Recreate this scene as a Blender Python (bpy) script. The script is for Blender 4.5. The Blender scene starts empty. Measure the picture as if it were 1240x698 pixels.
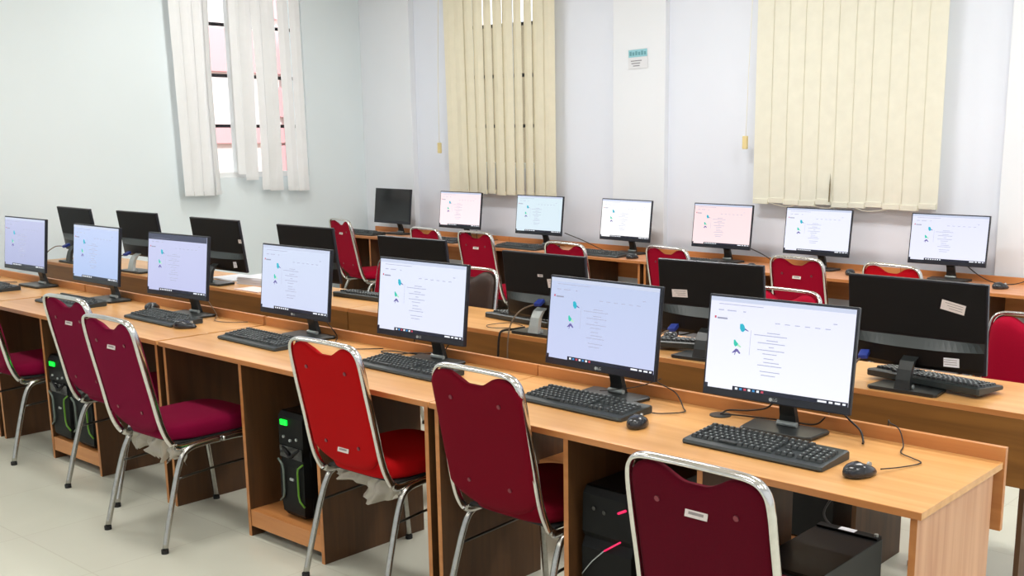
import bpy, bmesh, math, random
from mathutils import Vector, Matrix
random.seed(7)
SC = bpy.context.scene
COL = SC.collection
PI = math.pi

# ------------------------------------------------------------------ materials
def srgb(c):
    r = []
    for v in c[:3]:
        v = v / 255.0
        r.append(v / 12.92 if v <= 0.04045 else ((v + 0.055) / 1.055) ** 2.4)
    return (*r, 1.0)

def new_mat(name):
    m = bpy.data.materials.new(name); m.use_nodes = True
    nt = m.node_tree; b = nt.nodes['Principled BSDF']
    return m, nt, b

def plain(name, col, rough=0.5, metal=0.0, spec=0.5, noise=0.0, nscale=40, bump=0.0, bscale=200, coat=0.0, sheen=0.0):
    m, nt, b = new_mat(name)
    c = srgb(col)
    b.inputs['Base Color'].default_value = c
    b.inputs['Roughness'].default_value = rough
    b.inputs['Metallic'].default_value = metal
    b.inputs['Specular IOR Level'].default_value = spec
    b.inputs['Coat Weight'].default_value = coat
    if sheen:
        b.inputs['Sheen Weight'].default_value = sheen
    tc = nt.nodes.new('ShaderNodeTexCoord')
    if noise > 0:
        n = nt.nodes.new('ShaderNodeTexNoise'); n.inputs['Scale'].default_value = nscale; n.inputs['Detail'].default_value = 4
        nt.links.new(tc.outputs['Object'], n.inputs['Vector'])
        r = nt.nodes.new('ShaderNodeValToRGB')
        r.color_ramp.elements[0].position = 0.3; r.color_ramp.elements[1].position = 0.7
        r.color_ramp.elements[0].color = tuple(v * (1 - noise) for v in c[:3]) + (1,)
        r.color_ramp.elements[1].color = tuple(min(1, v * (1 + noise)) for v in c[:3]) + (1,)
        nt.links.new(n.outputs['Fac'], r.inputs['Fac']); nt.links.new(r.outputs['Color'], b.inputs['Base Color'])
    if bump > 0:
        n2 = nt.nodes.new('ShaderNodeTexNoise'); n2.inputs['Scale'].default_value = bscale; n2.inputs['Detail'].default_value = 3
        nt.links.new(tc.outputs['Object'], n2.inputs['Vector'])
        bp = nt.nodes.new('ShaderNodeBump'); bp.inputs['Strength'].default_value = bump; bp.inputs['Distance'].default_value = 0.004
        nt.links.new(n2.outputs['Fac'], bp.inputs['Height']); nt.links.new(bp.outputs['Normal'], b.inputs['Normal'])
    return m

def wood(name, c1, c2, c3, axis='X', rough=0.35, coat=0.0):
    """laminate with long grain running along the given object axis"""
    m, nt, b = new_mat(name)
    tc = nt.nodes.new('ShaderNodeTexCoord'); mp = nt.nodes.new('ShaderNodeMapping')
    oi = nt.nodes.new('ShaderNodeObjectInfo')
    sc = {'X': (1.1, 16, 16), 'Y': (16, 1.1, 16), 'Z': (16, 16, 1.1)}[axis]
    mp.inputs['Scale'].default_value = sc
    nt.links.new(tc.outputs['Object'], mp.inputs['Vector'])
    mul = nt.nodes.new('ShaderNodeVectorMath'); mul.operation = 'MULTIPLY_ADD'
    mul.inputs[1].default_value = (1, 1, 1)
    nt.links.new(mp.outputs['Vector'], mul.inputs[0])
    comb = nt.nodes.new('ShaderNodeMath'); comb.operation = 'MULTIPLY'; comb.inputs[1].default_value = 37.0
    nt.links.new(oi.outputs['Random'], comb.inputs[0])
    nt.links.new(comb.outputs[0], mul.inputs[2])
    n = nt.nodes.new('ShaderNodeTexNoise'); n.inputs['Scale'].default_value = 1.6; n.inputs['Detail'].default_value = 6; n.inputs['Distortion'].default_value = 0.6
    nt.links.new(mul.outputs[0], n.inputs['Vector'])
    r = nt.nodes.new('ShaderNodeValToRGB')
    e = r.color_ramp.elements
    e[0].position = 0.28; e[0].color = srgb(c1)
    e[1].position = 0.72; e[1].color = srgb(c3)
    k = e.new(0.5); k.color = srgb(c2)
    nt.links.new(n.outputs['Fac'], r.inputs['Fac']); nt.links.new(r.outputs['Color'], b.inputs['Base Color'])
    b.inputs['Roughness'].default_value = rough
    b.inputs['Coat Weight'].default_value = coat; b.inputs['Coat Roughness'].default_value = 0.15
    return m

def emit(name, col, s, base=(10, 10, 12), rough=0.25):
    m, nt, b = new_mat(name)
    b.inputs['Base Color'].default_value = srgb(base)
    b.inputs['Roughness'].default_value = rough
    b.inputs['Emission Color'].default_value = srgb(col)
    b.inputs['Emission Strength'].default_value = s
    return m

def screen_mat(name, top, bot, s=1.0):
    """lit panel: backlight a little uneven from top to bottom"""
    m, nt, b = new_mat(name)
    b.inputs['Base Color'].default_value = srgb((8, 8, 10)); b.inputs['Roughness'].default_value = 0.35
    tc = nt.nodes.new('ShaderNodeTexCoord'); sp = nt.nodes.new('ShaderNodeSeparateXYZ')
    nt.links.new(tc.outputs['Object'], sp.inputs[0])
    mr = nt.nodes.new('ShaderNodeMapRange'); mr.inputs['From Min'].default_value = 0.12; mr.inputs['From Max'].default_value = 0.40
    nt.links.new(sp.outputs['Z'], mr.inputs['Value'])
    mx = nt.nodes.new('ShaderNodeMix'); mx.data_type = 'RGBA'
    mx.inputs[6].default_value = srgb(bot); mx.inputs[7].default_value = srgb(top)
    nt.links.new(mr.outputs['Result'], mx.inputs[0]); nt.links.new(mx.outputs[2], b.inputs['Emission Color'])
    b.inputs['Emission Strength'].default_value = s
    return m

M = {}
M['top'] = wood('desk_laminate_top', (207, 148, 84), (217, 160, 96), (225, 171, 108), 'X', 0.33, 0.15)
M['side'] = wood('desk_laminate_side', (186, 130, 94), (202, 150, 113), (212, 162, 124), 'Z', 0.42)
M['inner_shaded'] = wood('desk_laminate_shaded', (72, 46, 22), (84, 54, 27), (97, 63, 32), 'Z', 0.5)  # light laminate darkened: the shade under the desks is put into its colour
M['edge'] = wood('desk_edge_band', (176, 112, 60), (186, 122, 68), (194, 130, 76), 'X', 0.4)
M['rail'] = wood('desk_rail_laminate', (188, 120, 66), (198, 132, 76), (206, 142, 84), 'X', 0.4)
M['brown'] = wood('desk_brown_back_board', (112, 72, 26), (126, 82, 32), (138, 92, 38), 'X', 0.5)
M['ctop'] = wood('far_desk_top', (206, 140, 96), (216, 152, 108), (224, 162, 118), 'X', 0.35)
M['chrome'] = plain('chair_chrome', (214, 212, 208), 0.16, 1.0, noise=0.06, nscale=60)
M['chrome_dull'] = plain('chair_leg_steel', (176, 174, 168), 0.24, 1.0, noise=0.1, nscale=50)
M['dark_bar'] = plain('chair_stretcher_steel', (96, 94, 90), 0.3, 1.0)
M['rubber'] = plain('black_rubber', (24, 24, 24), 0.7)
M['fab_wine'] = plain('fabric_wine', (118, 0, 46), 0.9, spec=0.15, noise=0.08, nscale=300, bump=0.3, bscale=900)
M['fab_red'] = plain('fabric_red', (176, 6, 10), 0.9, spec=0.15, noise=0.08, nscale=300, bump=0.3, bscale=900)
M['fab_claret'] = plain('fabric_claret', (112, 0, 24), 0.9, spec=0.15, noise=0.08, nscale=300, bump=0.3, bscale=900)
M['fab_maroon'] = plain('fabric_maroon', (86, 0, 22), 0.9, spec=0.15, noise=0.08, nscale=300, bump=0.3, bscale=900)
M['fab_crimson'] = plain('fabric_crimson', (156, 0, 38), 0.9, spec=0.15, noise=0.08, nscale=300, bump=0.3, bscale=900)
M['fab_scarlet'] = plain('fabric_scarlet', (196, 6, 26), 0.9, spec=0.15, noise=0.08, nscale=300, bump=0.3, bscale=900)
M['vinyl_brown'] = plain('vinyl_brown', (52, 34, 26), 0.5, noise=0.1, nscale=60)
M['button'] = plain('chair_button', (130, 60, 70), 0.35, 0.6)
M['label'] = plain('paper_label', (226, 214, 208), 0.6, noise=0.05, nscale=200)
M['label_ink'] = plain('label_ink', (150, 140, 138), 0.6)
M['black'] = plain('black_plastic', (12, 12, 13), 0.42, spec=0.3, noise=0.1, nscale=30)
M['black_gloss'] = plain('black_gloss_plastic', (16, 17, 19), 0.12, spec=0.6)
M['bezel'] = plain('bezel_plastic', (26, 30, 40), 0.3)
M['back_tex'] = plain('monitor_back_textured', (15, 14, 14), 0.6, spec=0.25, bump=0.25, bscale=1200)
M['ledge'] = plain('monitor_ledge_toplit', (46, 53, 53), 0.4)  # housing plastic painted paler, light from above put into the colour
M['stand'] = plain('stand_satin_black', (34, 37, 37), 0.32, spec=0.5)
M['kb'] = plain('keyboard_plastic', (44, 50, 50), 0.4, noise=0.08, nscale=20)
M['key'] = plain('key_caps', (50, 54, 55), 0.42)
M['keyprint'] = plain('key_legends', (190, 200, 200), 0.5)
M['mouse'] = plain('mouse_plastic', (34, 37, 42), 0.2, spec=0.6)
M['silver'] = plain('silver_plastic', (176, 182, 180), 0.25, 0.3)
M['case'] = plain('tower_black', (12, 12, 13), 0.35, spec=0.3, noise=0.15, nscale=12)
M['case2'] = plain('tower_panel', (6, 7, 7), 0.5, spec=0.2)
M['case_grey'] = plain('tower_grey', (170, 168, 166), 0.5)
M['green_led'] = emit('green_display', (10, 255, 60), 1.6)
M['green'] = plain('green_trim', (92, 142, 30), 0.4)
M['greendull'] = plain('grey_trim', (96, 108, 98), 0.35)
M['pink_led'] = emit('pink_strip', (255, 40, 100), 1.0)
M['red_led'] = emit('red_light', (255, 20, 50), 0.8)
M['blue_plug'] = plain('vga_blue', (44, 64, 150), 0.4)
M['cable'] = plain('cable_black', (22, 20, 20), 0.5)
M['cable_grey'] = plain('cable_grey', (120, 100, 80), 0.5)
M['wall'] = plain('wall_paint', (230, 235, 245), 0.75, noise=0.015, nscale=1.3, bump=0.03, bscale=30)
M['wall_left'] = plain('wall_paint_left', (228, 238, 241), 0.75, noise=0.015, nscale=1.3, bump=0.03, bscale=30)
M['pil'] = plain('pilaster_paint', (234, 238, 243), 0.75, noise=0.015, nscale=1.3)
M['ceil'] = plain('ceiling_paint', (240, 240, 238), 0.8)
M['white_frame'] = plain('window_frame_white', (240, 242, 240), 0.4)
M['grille'] = plain('window_grille_black', (30, 26, 30), 0.5)
M['vane_cream'] = plain('vane_cream', (247, 244, 230), 0.8, noise=0.03, nscale=14, bump=0.1, bscale=500)
M['vane_tan'] = plain('vane_tan', (246, 240, 220), 0.8, noise=0.03, nscale=14, bump=0.1, bscale=500)
M['vane_white'] = plain('vane_white', (251, 253, 253), 0.8, noise=0.02, nscale=14)
M['seam'] = plain('vane_seam', (196, 188, 158), 0.85)
M['dark_sliver'] = plain('vane_dark_sliver', (120, 108, 80), 0.85)  # dark sliver along the lower edge of one cream vane
M['yellow'] = plain('cord_weight_yellow', (226, 208, 150), 0.5)
M['paper'] = plain('paper_white', (232, 234, 240), 0.7)
M['paper_pink'] = plain('paper_pinkish', (240, 218, 214), 0.7)
M['teal'] = plain('sign_teal', (150, 204, 214), 0.6)
M['teal_ink'] = plain('sign_teal_ink', (104, 160, 170), 0.6)
M['sign'] = plain('sign_paper', (226, 228, 232), 0.6)
M['ink'] = plain('sign_ink', (150, 150, 156), 0.6)
M['pinkwall'] = plain('neighbour_pink', (232, 176, 180), 0.8)
M['whitewall'] = plain('neighbour_white', (245, 232, 228), 0.8)
M['neigh'] = plain('garden_wall', (150, 140, 115), 0.9, noise=0.2, nscale=2)
# graphics on the lit screens
M['s_ink'] = emit('page_ink', (150, 152, 172), 1.0)
M['s_ink2'] = emit('page_ink_light', (176, 180, 204), 1.0)
M['s_bar'] = emit('browser_bar', (198, 206, 228), 1.0)
M['s_cyan'] = emit('page_cyan', (40, 178, 200), 1.0)
M['s_teal'] = emit('page_teal', (50, 196, 170), 1.0)
M['s_purple'] = emit('page_purple', (104, 96, 160), 1.0)
M['s_lime'] = emit('page_lime', (180, 226, 190), 1.0)
M['s_red'] = emit('page_red', (196, 70, 90), 1.0)
M['s_white'] = emit('page_white', (244, 248, 255), 1.0)
M['s_task'] = emit('taskbar_dark', (22, 26, 44), 1.0)
M['s_blue'] = emit('taskbar_blue', (60, 140, 200), 1.0)
M['s_strip'] = emit('browser_dark_strip', (66, 70, 92), 1.0)

def translucent(name, frac=0.35):
    m = M[name]; nt = m.node_tree; b = nt.nodes['Principled BSDF']; out = nt.nodes['Material Output']
    t = nt.nodes.new('ShaderNodeBsdfTranslucent'); mx = nt.nodes.new('ShaderNodeMixShader'); mx.inputs[0].default_value = frac
    t.inputs['Color'].default_value = tuple(min(1, v * 1.1) for v in b.inputs['Base Color'].default_value[:3]) + (1,)
    nt.links.new(b.outputs[0], mx.inputs[1]); nt.links.new(t.outputs[0], mx.inputs[2]); nt.links.new(mx.outputs[0], out.inputs['Surface'])
for k in ('vane_cream', 'vane_tan', 'vane_white'): translucent(k, 0.3)
# glass
g, nt, b = new_mat('window_glass')
b.inputs['Base Color'].default_value = (1, 1, 1, 1); b.inputs['Roughness'].default_value = 0.0
b.inputs['Transmission Weight'].default_value = 1.0; b.inputs['IOR'].default_value = 1.1
M['glass'] = g
# cloudy plastic wrap
g, nt, b = new_mat('plastic_wrap_film')
b.inputs['Base Color'].default_value = srgb((196, 188, 172)); b.inputs['Roughness'].default_value = 0.3
b.inputs['Alpha'].default_value = 0.72
M['wrap'] = g

# floor tiles
g, nt, b = new_mat('floor_tiles')
tc = nt.nodes.new('ShaderNodeTexCoord'); br = nt.nodes.new('ShaderNodeTexBrick')
br.offset = 0.0; br.inputs['Scale'].default_value = 1.0
br.inputs['Brick Width'].default_value = 0.6; br.inputs['Row Height'].default_value = 0.6
br.inputs['Mortar Size'].default_value = 0.003
br.inputs['Color1'].default_value = srgb((212, 212, 196)); br.inputs['Color2'].default_value = srgb((210, 209, 194))
br.inputs['Mortar'].default_value = srgb((200, 198, 182))
nt.links.new(tc.outputs['Object'], br.inputs['Vector'])
nz = nt.nodes.new('ShaderNodeTexNoise'); nz.inputs['Scale'].default_value = 3.0; nz.inputs['Detail'].default_value = 5; nz.inputs['Distortion'].default_value = 1.0
nt.links.new(tc.outputs['Object'], nz.inputs['Vector'])
rp = nt.nodes.new('ShaderNodeValToRGB'); rp.color_ramp.elements[0].color = (0.92, 0.92, 0.91, 1); rp.color_ramp.elements[1].color = (1, 1, 0.99, 1)
nt.links.new(nz.outputs['Fac'], rp.inputs['Fac'])
mx = nt.nodes.new('ShaderNodeMix'); mx.data_type = 'RGBA'; mx.blend_type = 'MULTIPLY'; mx.inputs[0].default_value = 1
nt.links.new(br.outputs['Color'], mx.inputs[6]); nt.links.new(rp.outputs['Color'], mx.inputs[7])
nt.links.new(mx.outputs[2], b.inputs['Base Color'])
b.inputs['Roughness'].default_value = 0.34
M['floor'] = g

# ------------------------------------------------------------------ mesh helpers
def obj(name, bm, mats, parent=None, smooth=False, angle=None):
    me = bpy.data.meshes.new(name)
    bmesh.ops.recalc_face_normals(bm, faces=bm.faces)
    bm.to_mesh(me); bm.free()
    if not isinstance(mats, (list, tuple)): mats = [mats]
    for m in mats: me.materials.append(m)
    if smooth:
        for p in me.polygons: p.use_smooth = True
        if angle:
            try: me.set_sharp_from_angle(angle=angle)
            except Exception: pass
    o = bpy.data.objects.new(name, me); COL.objects.link(o)
    if parent is not None: o.parent = parent
    return o

def thing(name, label, cat, loc=(0, 0, 0), rz=0.0, group=None):
    o = bpy.data.objects.new(name, None); COL.objects.link(o)
    o.empty_display_size = 0.05
    o.location = loc; o.rotation_euler = (0, 0, rz)
    tag(o, label, cat, group)
    return o

def tag(o, label, cat, group=None):
    o['label'] = label; o['category'] = cat
    if group: o['group'] = group
    return o

def dup(root, loc, rz, label, group=None):
    def rec(o, p):
        c = o.copy(); COL.objects.link(c); c.parent = p
        for ch in list(kids.get(o.name, [])): rec(ch, c)
        return c
    kids = {}
    for o in root.children_recursive:
        kids.setdefault(o.parent.name, []).append(o)
    r = rec(root, None)
    r.location = loc; r.rotation_euler = (0, 0, rz); r['label'] = label
    if group: r['group'] = group
    return r

def box(bm, x0, x1, y0, y1, z0, z1, bev=0.0, mi=0, mtx=None, seg=2):
    t = bmesh.new()
    bmesh.ops.create_cube(t, size=1)
    for v in t.verts:
        v.co = Vector(((x0 + x1) / 2 + v.co.x * (x1 - x0), (y0 + y1) / 2 + v.co.y * (y1 - y0), (z0 + z1) / 2 + v.co.z * (z1 - z0)))
    if bev > 0:
        bmesh.ops.bevel(t, geom=list(t.edges), offset=bev, segments=seg, affect='EDGES', profile=0.6)
    merge(bm, t, mi, mtx)

def merge(bm, t, mi=0, mtx=None):
    vm = {}
    for v in t.verts:
        vm[v] = bm.verts.new(mtx @ v.co if mtx is not None else v.co)
    for f in t.faces:
        try:
            nf = bm.faces.new([vm[v] for v in f.verts]); nf.material_index = mi; nf.smooth = f.smooth
        except ValueError: pass
    t.free()

def catmull(pts, n=6):
    P = [Vector(p) for p in pts]; out = []
    for i in range(len(P) - 1):
        p0 = P[max(i - 1, 0)]; p1 = P[i]; p2 = P[i + 1]; p3 = P[min(i + 2, len(P) - 1)]
        for k in range(n):
            t = k / n
            out.append(0.5 * ((2 * p1) + (-p0 + p2) * t + (2 * p0 - 5 * p1 + 4 * p2 - p3) * t * t + (-p0 + 3 * p1 - 3 * p2 + p3) * t ** 3))
    out.append(P[-1]); return out

def sweep(bm, pts, r, n=8, sub=6, major=None, ratio=1.0, mi=0, cap=True):
    """tube along a smooth path; major gives the wide axis direction per control point (or a single one)"""
    C = catmull(pts, sub) if sub > 1 else [Vector(p) for p in pts]
    if major is not None:
        if isinstance(major[0], (int, float)): major = [major] * len(pts)
        Ms = catmull(major, sub) if sub > 1 else [Vector(m) for m in major]
    rings = []; prev = None
    for i, c in enumerate(C):
        t = (C[min(i + 1, len(C) - 1)] - C[max(i - 1, 0)])
        if t.length < 1e-9: t = Vector((0, 0, 1))
        t.normalize()
        if major is not None: u = Ms[i] - t * Ms[i].dot(t)
        elif prev is None:
            a = Vector((0, 0, 1)) if abs(t.z) < 0.9 else Vector((1, 0, 0)); u = a - t * a.dot(t)
        else: u = prev - t * prev.dot(t)
        if u.length < 1e-6: u = t.orthogonal()
        u.normalize(); prev = u; w = t.cross(u)
        rings.append([bm.verts.new(c + u * (math.cos(2 * PI * k / n) * r * ratio) + w * (math.sin(2 * PI * k / n) * r)) for k in range(n)])
    for a, b_ in zip(rings[:-1], rings[1:]):
        for k in range(n):
            f = bm.faces.new([a[k], a[(k + 1) % n], b_[(k + 1) % n], b_[k]]); f.material_index = mi; f.smooth = True
    if cap:
        for rg in (rings[0], rings[-1]):
            f = bm.faces.new(rg); f.material_index = mi

def layered(bm, rings, mi=0, smooth=True):
    """skin between rings of equal vertex count, capped"""
    R = [[bm.verts.new(p) for p in rg] for rg in rings]
    n = len(R[0])
    for a, b_ in zip(R[:-1], R[1:]):
        for k in range(n):
            f = bm.faces.new([a[k], a[(k + 1) % n], b_[(k + 1) % n], b_[k]]); f.material_index = mi; f.smooth = smooth
    for rg in (R[0], R[-1]):
        f = bm.faces.new(rg); f.material_index = mi

def quad(bm, pts, mi=0):
    f = bm.faces.new([bm.verts.new(p) for p in pts]); f.material_index = mi; return f

def disc(bm, c, r, axis, h, n=16, mi=0):
    """short cylinder centred at c, axis unit vector"""
    a = Vector(axis).normalized(); u = a.orthogonal().normalized(); w = a.cross(u); c = Vector(c)
    rg = []
    for s in (-0.5, 0.5):
        rg.append([c + a * (h * s) + u * (r * math.cos(2 * PI * k / n)) + w * (r * math.sin(2 * PI * k / n)) for k in range(n)])
    layered(bm, rg, mi, smooth=False)

def superellipse(w, d, e=4, n=40, cx=0, cy=0, z=0):
    out = []
    for k in range(n):
        a = 2 * PI * k / n; c, s = math.cos(a), math.sin(a)
        out.append(Vector((cx + w * math.copysign(abs(c) ** (2 / e), c), cy + d * math.copysign(abs(s) ** (2 / e), s), z)))
    return out

# ------------------------------------------------------------------ camera
F, CX, CY = 1334.63, 728.85, 440.13
pan, tilt, roll = 0.68921, 0.20509, 0.0
fw = Vector((-math.sin(pan) * math.cos(tilt), math.cos(pan) * math.cos(tilt), -math.sin(tilt)))
rt = Vector((math.cos(pan), math.sin(pan), 0)); up = rt.cross(fw)
cam = bpy.data.cameras.new('camera'); co = bpy.data.objects.new('camera', cam); COL.objects.link(co)
mw = Matrix((rt, up, -fw)).transposed().to_4x4(); mw.translation = Vector((0.99774, -2.40671, 1.63229)); co.matrix_world = mw
cam.sensor_width = 36; cam.sensor_fit = 'HORIZONTAL'; cam.lens = F / 1240 * 36
cam.shift_x = -(CX - 620) / 1240; cam.shift_y = (CY - 349) / 1240
cam.clip_start = 0.05; cam.clip_end = 200
SC.camera = co

# ------------------------------------------------------------------ room shell
XL, XR, YF, YB, ZC = -7.4, 3.6, -4.6, 4.35, 3.35
def struct(name, bm, m, parent=None, **k):
    o = obj(name, bm, m, parent, **k)
    if parent is None: o['kind'] = 'structure'
    return o
bm = bmesh.new(); box(bm, XL - 0.25, XR + 0.25, YF - 0.25, YB + 0.25, -0.1, 0); struct('floor', bm, M['floor'])
bm = bmesh.new(); box(bm, XL - 0.25, XR + 0.25, YF - 0.25, YB + 0.25, ZC, ZC + 0.12); struct('ceiling', bm, M['ceil'])
# left wall with one opening
WY0, WY1, WZ0, WZ1 = 2.44, 3.66, 1.27, 2.95
bm = bmesh.new()
box(bm, XL - 0.2, XL, YF, WY0, 0, ZC); box(bm, XL - 0.2, XL, WY1, YB + 0.2, 0, ZC)
box(bm, XL - 0.2, XL, WY0, WY1, 0, WZ0); box(bm, XL - 0.2, XL, WY0, WY1, WZ1, ZC)
struct('wall_left', bm, M['wall_left'])
# back wall with two openings
BW = [(-6.15, -5.10, 1.35, 2.95), (-3.05, -1.85, 1.35, 2.95)]
bm = bmesh.new()
xs = XL
for (a, b_, z0, z1) in BW:
    box(bm, xs, a, YB, YB + 0.2, 0, ZC); box(bm, a, b_, YB, YB + 0.2, 0, z0); box(bm, a, b_, YB, YB + 0.2, z1, ZC); xs = b_
box(bm, xs, XR, YB, YB + 0.2, 0, ZC)
struct('wall_back', bm, M['wall'])
bm = bmesh.new(); box(bm, XR, XR + 0.2, YF, YB + 0.2, 0, ZC); struct('wall_right', bm, M['wall'])
bm = bmesh.new(); box(bm, XL - 0.2, XR + 0.2, YF - 0.2, YF, 0, ZC); struct('wall_front', bm, M['wall'])
# pilasters on the back wall and in the corner
for i, (a, b_, d) in enumerate([(-4.42, -3.93, 0.05), (XL, -6.72, 0.06), (-1.42, -0.9, 0.05)]):
    bm = bmesh.new(); box(bm, a, b_, YB - d, YB, 0, ZC, 0.004); struct('trim_%d' % (i + 1), bm, M['pil'])

def window_yz(idx, x, y0, y1, z0, z1, muls, bars, barsv):
    r = thing('window_%d' % idx, '', ''); del r['label'], r['category']; r['kind'] = 'structure'
    bm = bmesh.new(); t = 0.045
    box(bm, x - 0.06, x, y0, y1, z0, z0 + t, .003); box(bm, x - 0.06, x, y0, y1, z1 - t, z1, .003)
    for a in [y0, y1 - t] + muls: box(bm, x - 0.06, x, a, a + t, z0 + t, z1 - t, .003)
    obj('window_frame', bm, M['white_frame'], r)
    bm = bmesh.new(); box(bm, x - 0.034, x - 0.030, y0 + t, y1 - t, z0 + t, z1 - t); obj('glass_pane', bm, M['glass'], r)
    bm = bmesh.new()
    for z in bars: box(bm, x - 0.14, x - 0.12, y0, y1, z - 0.014, z + 0.014)
    for y in barsv: box(bm, x - 0.139, x - 0.121, y - 0.01, y + 0.01, z0, z1)
    obj('window_grille', bm, M['grille'], r)
    return r
window_yz(1, XL - 0.04, WY0, WY1, WZ0, WZ1, [2.96], [1.70, 2.115, 2.53], [3.40])
def window_xz(idx, y, x0, x1, z0, z1, muls):
    r = thing('window_%d' % idx, '', ''); del r['label'], r['category']; r['kind'] = 'structure'
    bm = bmesh.new(); t = 0.045
    box(bm, x0, x1, y, y + 0.06, z0, z0 + t, .003); box(bm, x0, x1, y, y + 0.06, z1 - t, z1, .003)
    for a in [x0, x1 - t] + muls: box(bm, a, a + t, y, y + 0.06, z0 + t, z1 - t, .003)
    obj('window_frame', bm, M['white_frame'], r)
    bm = bmesh.new(); box(bm, x0 + t, x1 - t, y + 0.030, y + 0.034, z0 + t, z1 - t); obj('glass_pane', bm, M['glass'], r)
    bm = bmesh.new()
    for z in (1.70, 2.115, 2.53): box(bm, x0, x1, y + 0.12, y + 0.14, z - 0.014, z + 0.014)
    obj('window_grille', bm, M['grille'], r)
window_xz(2, YB + 0.04, *BW[0], [-5.65]); window_xz(3, YB + 0.04, *BW[1], [-2.47])

# outside
r = thing('neighbouring_building', 'pale building with pink bands glimpsed outside through the white-blinded window', 'building', (-13.5, 6.0, 0))
bm = bmesh.new(); box(bm, -3, 0, -4, 6, -1, 7); obj('facade', bm, M['whitewall'], r)
bm = bmesh.new()
for z0, z1 in ((0.4, 1.0), (1.5, 1.75), (2.5, 3.1), (4.0, 4.6)): box(bm, 0, 0.08, -4, 6, z0, z1, .01)
obj('band', bm, M['pinkwall'], r)
bm = bmesh.new()
for y in (-2.6, -1.2, 0.2, 1.6, 3.0):
    for z in (1.05, 1.9, 3.3):
        disc(bm, (0.03, y, z + 0.2), 0.22, (1, 0, 0), 0.1, 18)
obj('ornament', bm, M['pinkwall'], r)
bm = bmesh.new(); box(bm, -13.4, 4, 7.6, 7.8, -0.5, 2.95)
tag(obj('garden_wall', bm, M['neigh']), 'drab outdoor wall seen in slits between the vanes of the narrow tan blind', 'wall')
bm = bmesh.new(); box(bm, -30, 30, -30, 30, -0.4, -0.2)
o = obj('ground', bm, plain('outdoor_ground', (150, 146, 136), 0.9, noise=0.1, nscale=2)); o['kind'] = 'structure'

# ------------------------------------------------------------------ blinds
def vane(bm, c, along, w, z0, z1, yaw, bow=0.0, shift=0.0, mi=0, n=8, lean=0.0, curl=0.006):
    """a hanging fabric strip, thin but solid; 'along' is the wall direction, yaw turns it on its hanger"""
    a = Vector(along).normalized(); nn = Vector((0, 0, 1)).cross(a)
    rings = []
    for k in range(n + 1):
        t = k / n; z = z0 + (z1 - z0) * t
        s = math.sin(PI * (1 - t)) * bow
        cc = Vector(c) + a * (lean * (1 - t)) + nn * s + a * (shift * math.sin(PI * (1 - t)))
        d = a * math.cos(yaw) + nn * math.sin(yaw); e = d.cross(Vector((0, 0, 1)))
        ring = []
        for (u, v_) in ((-1, 0), (0, curl), (1, 0), (1, 0.0012), (0, curl + 0.0012), (-1, 0.0012)):
            p = cc + d * (u * w / 2) + e * v_; ring.append(Vector((p.x, p.y, z)))
        rings.append(ring)
    layered(bm, rings, mi, smooth=False)

def hem(bm, c, along, w, z, yaw, mi=0):
    a = Vector(along).normalized(); nn = Vector((0, 0, 1)).cross(a); d = a * math.cos(yaw) + nn * math.sin(yaw)
    ang = math.atan2(d.y, d.x)
    box(bm, -w / 2, w / 2, -0.005, 0.005, 0, 0.035, 0.002, mi, Matrix.Translation((c[0], c[1], z)) @ Matrix.Rotation(ang, 4, 'Z'))

# wide cream blind
r = thing('vertical_blind', 'wide closed cream vertical blind covering the right window of the back wall', 'blind', (-2.46, 4.27, 0), 0, 'vertical window blinds')
bm = bmesh.new(); box(bm, -0.72, 0.72, -0.02, 0.02, 2.93, 2.98, .004); obj('head_rail', bm, M['white_frame'], r)
n = 11; W = 1.335 / n
for k in range(n):
    bm = bmesh.new(); cx = -0.67 + W * (k + 0.5)
    z0 = 1.158 + (0.012 if k % 3 == 1 else 0) - 0.002 * (k % 2)
    vane(bm, (cx, -0.004, 0), (1, 0, 0), W + 0.010, z0, 2.935, -0.05, curl=0.0008)
    hem(bm, (cx, -0.010, 0), (1, 0, 0), W - 0.004, z0, 0.0)
    o = obj('vane', bm, M['vane_cream'], r)
    if k == 4:
        b2 = bmesh.new(); pts = [(cx + .045, -0.021, 1.19), (cx + .055, -0.021, 1.19), (cx + .058, -0.021, 1.30), (cx + .053, -0.021, 1.38), (cx + .048, -0.021, 1.30)]
        quad(b2, pts); quad(b2, [(p[0], p[1] - 0.001, p[2]) for p in pts]); obj('dark_gap', b2, M['dark_sliver'], o)
b2 = bmesh.new(); sweep(b2, [(-0.70, -0.01, 2.93), (-0.72, -0.02, 2.2), (-0.735, -0.02, 1.62)], 0.0022, 6); obj('pull_cord', b2, M['vane_cream'], r)
b2 = bmesh.new(); box(b2, -0.755, -0.72, -0.035, -0.008, 1.53, 1.62, .006); obj('cord_weight', b2, M['yellow'], r)
b2 = bmesh.new(); sweep(b2, [(-0.55, -0.01, 1.17), (-0.4, -0.01, 1.145), (-0.28, -0.01, 1.17), (-0.1, -0.01, 1.148), (0.05, -0.01, 1.172), (0.2, -0.01, 1.14), (0.4, -0.01, 1.17)], 0.0022, 6)
obj('bottom_chain', b2, M['vane_cream'], r)

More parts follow.
